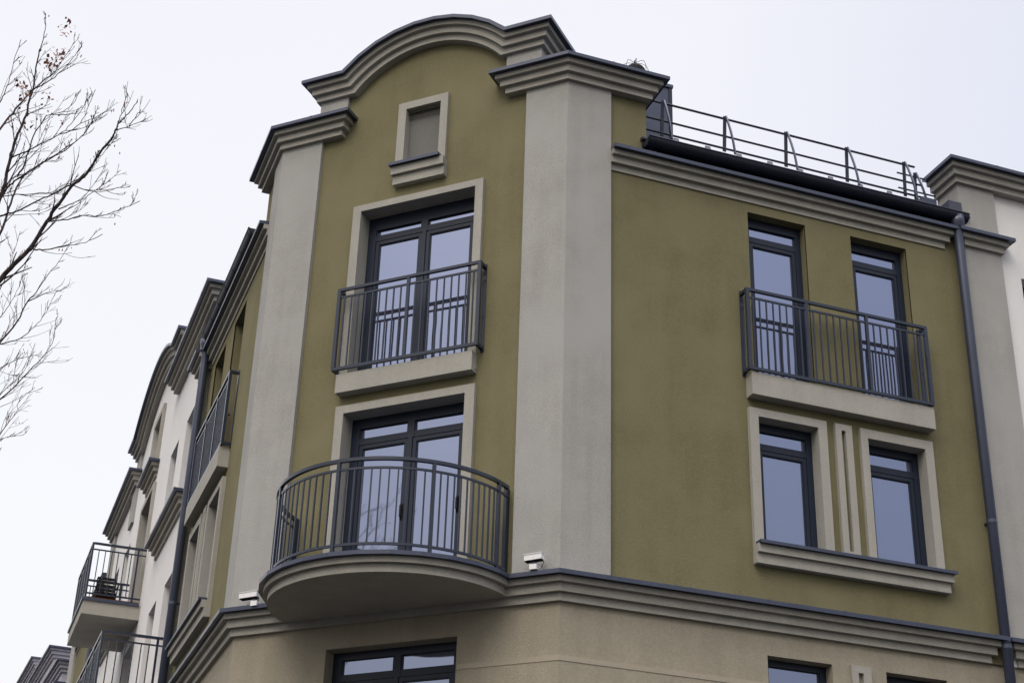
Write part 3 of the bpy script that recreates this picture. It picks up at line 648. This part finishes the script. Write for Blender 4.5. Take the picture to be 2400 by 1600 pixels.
def box_balcony(P, s0, s1, nf, zf, parent):
    sl = MB().box(P, s0, s1, -.1, nf, zf - .30, zf - .02).build('balcony', 'trim', parent)
    k = MB().ring(P, (s0 - .03, s1 + .03, 0, 1), (s0 + .01, s1 - .01, 0, 1), 0, .001) if False else MB()
    k.box(P, s0 - .03, s1 + .03, -.02, nf + .03, zf - .045, zf + .01); k.build('metal_capping', 'metal', sl)
    MB().box(P, s0 + .07, s1 - .07, -.02, nf - .06, zf + .02, zf + .055).build('decking', 'deck', sl)
    z1 = zf + 1.10; zb = zf + .09; r = MB(); n1 = nf - .03; a, b = s0 + .03, s1 - .03
    for z0_, z1_, w in ((z1 - .04, z1, .02), (z1 - .15, z1 - .125, .01), (zb, zb + .03, .012)):
        r.box(P, a, b, n1 - w, n1 + w, z0_, z1_); r.box(P, a - w, a + w, -.03, n1 - w, z0_, z1_); r.box(P, b - w, b + w, -.03, n1 - w, z0_, z1_)
    rl = r.build('railing', 'rail', sl)
    rot = math.atan2(P.d.y, P.d.x)
    pp = [(a, n1), (b, n1), (a, .12), (b, .12)] + [(a + (b - a) * f, n1) for f in (.25, .5, .75)]
    for s, n in pp: MB().box(P, s - .018, s + .018, n - .018, n + .018, zf, z1 - .04).build('post', 'rail', rl)
    pts = []; kx = round((b - a) / .105); ky = round(n1 / .115)
    for i in range(1, kx): v = P(a + (b - a) * i / kx, n1, zb); pts.append((v.x, v.y, v.z, rot))
    for s in (a, b):
        for i in range(1, ky): v = P(s, n1 * i / ky, zb); pts.append((v.x, v.y, v.z, rot))
    baluster_copies(rl, pts, .86)
    return sl
box_balcony(FL2, 10.25, 12.62, 1.0, 10.45, LN)
box_balcony(FL2, 5.45, 9.3, 1.0, 7.43, LN)

# chair on the balcony
ch = thing('folding_chair', FL2(11.6, .45, 10.505), 'dark folding chair standing on the boxy balcony of the cream building', 'chair')
P = lambda s, n, z: FL2(11.5 + s * .9, .5 + n * .9, 10.51 + z * .9)
def bars(name, segs, r=.012, parent=ch):
    for sg in segs:
        MB().tube([P(*p) for p in sg], r, 6).build(name, 'black', parent)
bars('leg', [[(-.22, -.2, 0), (.18, -.2, .46)], [(-.22, .2, 0), (.18, .2, .46)], [(.25, -.2, 0), (-.18, -.2, .46)], [(.25, .2, 0), (-.18, .2, .46)]])
MB().box(P, -.2, .2, -.2, .2, .45, .475).build('seat', 'black', ch)
bars('back_post', [[(.18, -.2, .46), (.32, -.2, .92)], [(.18, .2, .46), (.32, .2, .92)]])
m = MB()
for z in (.62, .72, .82, .90): m.box(P, .20 + (z - .5) * .3, .22 + (z - .5) * .3, -.2, .2, z, z + .06)
m.build('backrest', 'black', ch)
bars('armrest', [[(.24, -.22, .68), (-.2, -.22, .66), (-.2, -.2, .46)], [(.24, .22, .68), (-.2, .22, .66), (-.2, .2, .46)]])

# olive section beyond and the far building
ON = thing('olive_building', (-1, 22, 0), 'olive rendered building section with dark downpipe, beyond the boxy balconies', 'building')
m = MB(); m.wall(FL2, 18.05, 24.2, 0, 13.3, ow, [(19.2, 20.1, 7.9, 9.6), (20.9, 21.8, 7.9, 9.6)], .25); m.box(FL2, 18.1, 24.2, -6, -.5, 0, 13.3); m.build('wall', 'olive', ON)
MB().box(FL2, 24.1, 25.6, -5, 0, 0, 14.0).build('pilaster', 'grey', ON)
for a in (19.2, 20.9): window(ON, FL2, a, a + .9, 7.9, 9.6, -.26, (9.3, 9.45))
MB().tube([FL2(18.35, .08, 13.3), FL2(18.35, .08, 0)], .07, 10).build('downpipe', 'metal', ON)
cornice(ON, [xy(FL2, 24.1), xy(FL2, 18.0)], EZ, lw, 'eaves_cornice')
MB().box(FL2, 18.1, 24.2, -5, .1, 13.4, 13.5).build('roof', 'roofm', ON)

FBd = Vector((-.045, 1)).normalized(); FB = Plane(xy(FL, 29.0, .25), tuple(FBd), (-FBd.y, FBd.x))
FN = thing('lilac_building', FB(5, -4, 0), 'weathered lilac grey building with stacked cornices at the far end of the left street', 'building')
m = MB(); m.box(FB, 0, 14, -9, 0, 0, 14.3); m.box(FB, -2.7, 0, -9, -.003, 0, 13.1); m.box(FB, 5.0, 12, -7, -.005, 14, 15.1); m.build('wall', 'lilac', FN)
def lc(path, z, b=0.): return cornice(FN, path[::1], z, b, 'cornice', 'lilac')
lc([xy(FB, 4.4, -.2), xy(FB, 4.4), xy(FB, 0), xy(FB, 0, -1.8)], 14.18)
lc([xy(FB, 12), xy(FB, 5.0), xy(FB, 5.0, -2)], 15.08)
lc([xy(FB, .1), xy(FB, -2.7), xy(FB, -2.7, -7)], 13.1)
lc([xy(FB, .1), xy(FB, -2.75), xy(FB, -2.75, -7)], 12.45)
MB().box(FB, -.15, .5, -.3, .1, 0, 13.8).build('pilaster', 'lilac', FN)
m = MB().add([FB(s, n, z) for s in (-2.6, -.05) for n, z in ((-.15, 13.46), (-3, 15.0), (-3, 13.2), (-.15, 13.40))], [(0, 1, 2, 3), (4, 5, 6, 7), (0, 1, 5, 4), (3, 0, 4, 7), (1, 2, 6, 5)]); m.build('roof', 'roofm', FN)

# ---------------------------------------------------------------- cameras on the belt course
def seccam(P, s0, s1, n, z, tilt, label, bo=0.):
    s = (s0 + s1) / 2; o = thing('security_camera', P(s, -.02, z - .13), label, 'security camera', 'white cameras on the belt course')
    w = (s1 - s0)
    m = MB().add([P(u, q, v) for u, dz in ((s0, tilt), (s1, -tilt)) for q, v in ((n - .06, z - .03 + dz), (n + .03, z - .03 + dz), (n + .03, z + .035 + dz), (n - .06, z + .035 + dz))],
        [(0, 1, 2, 3), (4, 5, 6, 7), (0, 1, 5, 4), (1, 2, 6, 5), (2, 3, 7, 6), (3, 0, 4, 7)]); m.build('housing', 'white', o)
    m = MB().add([P(u, q, v) for u, dz in ((s0 + .006, tilt), (s1 - .006, -tilt)) for q, v in ((n - .05, z - .04 + dz), (n + .02, z - .04 + dz), (n + .02, z - .031 + dz), (n - .05, z - .031 + dz))],
        [(0, 1, 2, 3), (4, 5, 6, 7), (0, 1, 5, 4), (1, 2, 6, 5), (2, 3, 7, 6), (3, 0, 4, 7)]); m.build('lens_window', 'black', o)
    m = MB().add([P(u, q, v) for u, dz in ((s0 - .004, tilt), (s1 + .004, -tilt)) for q, v in ((n - .065, z + .038 + dz), (n + .036, z + .038 + dz), (n + .036, z + .046 + dz), (n - .065, z + .046 + dz))],
        [(0, 1, 2, 3), (4, 5, 6, 7), (0, 1, 5, 4), (1, 2, 6, 5), (2, 3, 7, 6), (3, 0, 4, 7)]); m.build('sun_shield', 'white', o)
    s -= bo; MB().tube([P(s, n - .01, z - .045), P(s, n - .02, z - .08)], .03, 12).build('swivel', 'metal', o)
    MB().box(P, s - .045, s + .045, .02, n + .02, z - .14, z - .078).build('bracket', 'white', o)
    MB().tube([P(s0 + .01, n, z), P(s0 - .01, n - .02, z - .06), P(s0 + .03, n - .04, z - .12), P(s0 + .07, n - .06, z - .13)], .004, 6).build('cable', 'black', o)
seccam(FF, .155, .37, .15, 7.565, .004, 'white camera box on the ledge of the right grey pilaster, beside the round balcony')
seccam(FF, 3.965, 4.22, .15, 7.53, .004, 'white camera box half behind the left end of the round balcony', .09)

# ---------------------------------------------------------------- trees
random.seed(7)
def make_tree(name, loc, label, trunk, limbs, leaves, seed, dens, k):
    rnd = random.Random(seed); T = thing(name, loc, label, 'tree', 'bare trees on the left')
    MB().tube(trunk, [.13, .11, .085, .06, .040, .024] if len(trunk) == 6 else [.12, .09, .065, .045, .026], 10).build('trunk', 'bark', T, True)
    m = MB(); tips = []
    def smooth(pts, n):
        out = []; P_ = [Vector(p) for p in pts]
        for i in range(len(P_) - 1):
            p0, p1, p2, p3 = P_[max(i - 1, 0)], P_[i], P_[i + 1], P_[min(i + 2, len(P_) - 1)]
            for j in range(n):
                t = j / n; out.append(.5 * (2 * p1 + (p2 - p0) * t + (2 * p0 - 5 * p1 + 4 * p2 - p3) * t * t + (3 * p1 - p0 - 3 * p2 + p3) * t ** 3))
        return out + [P_[-1]]
    def twig(p, d, L, r, lev):
        n = 6; pts = [p]; q = p.copy(); dd = d.normalized()
        bend = Vector((rnd.uniform(-.05, .07), rnd.uniform(-.06, .06), rnd.uniform(.00, .17)))
        for i in range(n):
            dd = (dd + bend + Vector((rnd.gauss(0, .035), rnd.gauss(0, .035), rnd.gauss(0, .03)))).normalized()
            q = q + dd * L / n; pts.append(q.copy())
        m.tube(pts, [max(r * (1 - .62 * i / n), .0017) for i in range(n + 1)], 5)
        tips.append(pts[-1])
        if lev > 0:
            for i in range(1, n):
                if rnd.random() < (.42 if lev == 2 else .25):
                    t = (pts[i + 1] - pts[i]).normalized(); ax = Vector((rnd.gauss(0, 1), rnd.gauss(0, 1), rnd.gauss(0, 1))).normalized()
                    nd = (Matrix.Rotation(R(rnd.uniform(22, 48)), 3, ax) @ t); twig(pts[i], nd, L * rnd.uniform(.3, .65), max(r * .6, .002), lev - 1)
    # the rest of the crown, away from the building
    limbs = list(limbs); tv = [Vector(p) for p in trunk]; lean = trunk[-1][0] - .38
    for q in range(15):
        u = 1.6 + (len(tv) - 2.6) * (q + rnd.random() * .6) / 15; a = tv[int(u)].lerp(tv[int(u) + 1], u - int(u))
        L = rnd.uniform(1.3, 2.6) * k ** .5; az = R(rnd.uniform(95, 265)); d = Vector((math.cos(az) * .75, math.sin(az) * .75, rnd.uniform(.5, 1.1))).normalized()
        pts, p = [tuple(a)], a.copy()
        for j in range(6):
            d = (d + Vector((rnd.gauss(-.02, .07), rnd.gauss(0, .07), .09))).normalized(); p = p + d * L / 6; p.x = min(p.x, max(lean, a.x)); pts.append(tuple(p))
        limbs.append((rnd.uniform(.016, .028), pts))
    for r0, pts in limbs:
        sp = smooth(pts, 4); n = len(sp)
        wob = [p + Vector((rnd.gauss(0, .003), rnd.gauss(0, .003), rnd.gauss(0, .003))) * (1 if 0 < i < n - 1 else 0) for i, p in enumerate(sp)]
        rs = [r0 * (1 - .88 * (i / (n - 1)) ** .8) if r0 > .006 else r0 * (1 - .6 * i / (n - 1)) for i in range(n)]
        m.tube(wob, [max(x * .82, .0028) for x in rs], 7); tips.append(wob[-1])
        acc = 0
        for i in range(1, n):
            acc += (wob[i] - wob[i - 1]).length
            if acc > dens * rnd.uniform(.6, 1.5):
                acc = 0; t = (wob[i] - wob[i - 1]).normalized(); ax = Vector((rnd.gauss(0, .5), rnd.choice((-1, 1)) * rnd.uniform(.6, 1), rnd.gauss(0, .4))).normalized()
                nd = Matrix.Rotation(R(rnd.uniform(20, 45)), 3, ax) @ t
                twig(wob[i], nd, rnd.uniform(.15, .50) * k * (1 - .84 * i / n), max(rs[i] * .38, .0032), 2)
    m.build('branches', 'bark', T)
    lm = MB()
    for c, n, sg in leaves:
        for _ in range(int(n * 1.0)):
            p = Vector(c) + Vector((rnd.gauss(0, sg), rnd.gauss(0, sg), rnd.gauss(0, sg)))
            a = Vector((rnd.gauss(0, 1), rnd.gauss(0, 1), rnd.gauss(0, 1))).normalized(); b = a.orthogonal().normalized(); l = rnd.uniform(.026, .055); w = l * rnd.uniform(.25, .5)
            c3 = a.cross(b)
            lm.add([p, p + a * l * .5 + b * w, p + a * l, p + a * l * .5 - b * w, p + a * l * .5 + c3 * w * .3], [(0, 1, 4), (1, 2, 4), (2, 3, 4), (3, 0, 4)])
    for p in tips[::40]:
        for _ in range(2):
            q = p + Vector((rnd.gauss(0, .02), rnd.gauss(0, .02), rnd.gauss(-.02, .02))); lm.add([q, q + Vector((.006, .004, -.014)), q + Vector((0, .002, -.03)), q + Vector((-.006, 0, -.014))], [(0, 1, 2, 3)])
    lm.build('dry_leaves', 'leaf', T)
    return T
leaves = [((-6.44, -3.49, 10.19), 26, .03), ((-6.39, -3.49, 10.32), 22, .035), ((-6.39, -3.49, 10.57), 10, .03), ((-6.48, -3.49, 10.25), 16, .04), ((-6.35, -3.45, 10.72), 10, .03), ((-6.67, -3.5, 9.9), 16, .03), ((-6.59, -3.49, 9.78), 18, .04), ((-6.52, -3.45, 9.55), 14, .04), ((-6.4, -3.4, 9.9), 12, .05), ((-6.3, -3.4, 9.75), 8, .04)]
tr1 = [(-7.9, -3.9, -.15), (-7.75, -3.9, 2.0), (-7.45, -3.85, 4.0), (-7.05, -3.82, 6.0), (-6.82, -3.80, 7.1), (-6.72, -3.78, 7.8)]
xl1 = [(.03, [(-7.05, -3.82, 6.0), (-6.85, -3.8, 6.9), LIMBS1[3][1][0]]), (.028, [(-6.82, -3.80, 7.1), (-6.8, -3.7, 7.6), LIMBS1[0][1][0]]), (.024, [(-7.45, -3.85, 4.0), (-7.3, -3.7, 6.5), LIMBS1[1][1][0]])]
make_tree('bare_tree', (-7.9, -3.9, -.15), 'leafless tree with thick dark limbs and a few rusty leaves, upper left', tr1, LIMBS1 + xl1, leaves, 5, .098, 1.0)
tr2 = [(-7.9, 1.6, -.15), (-7.7, 1.6, 2.5), (-7.4, 1.55, 5.0), (-7.0, 1.5, 7.4), (-6.75, 1.45, 8.8)]
xl2 = [(.02, [(-7.0, 1.5, 7.4), (-6.7, 1.45, 8.2), LIMBS2[i][1][0]]) for i in (2, 5, 6)] + [(.02, [(-6.75, 1.45, 8.8), LIMBS2[i][1][0]]) for i in (0, 3, 4, 7, 9)]
make_tree('bare_tree', (-7.9, 1.6, -.15), 'finer leafless tree whose pale thin twigs show lower left', tr2, LIMBS2 + xl2, [], 11, .085, 1.35)
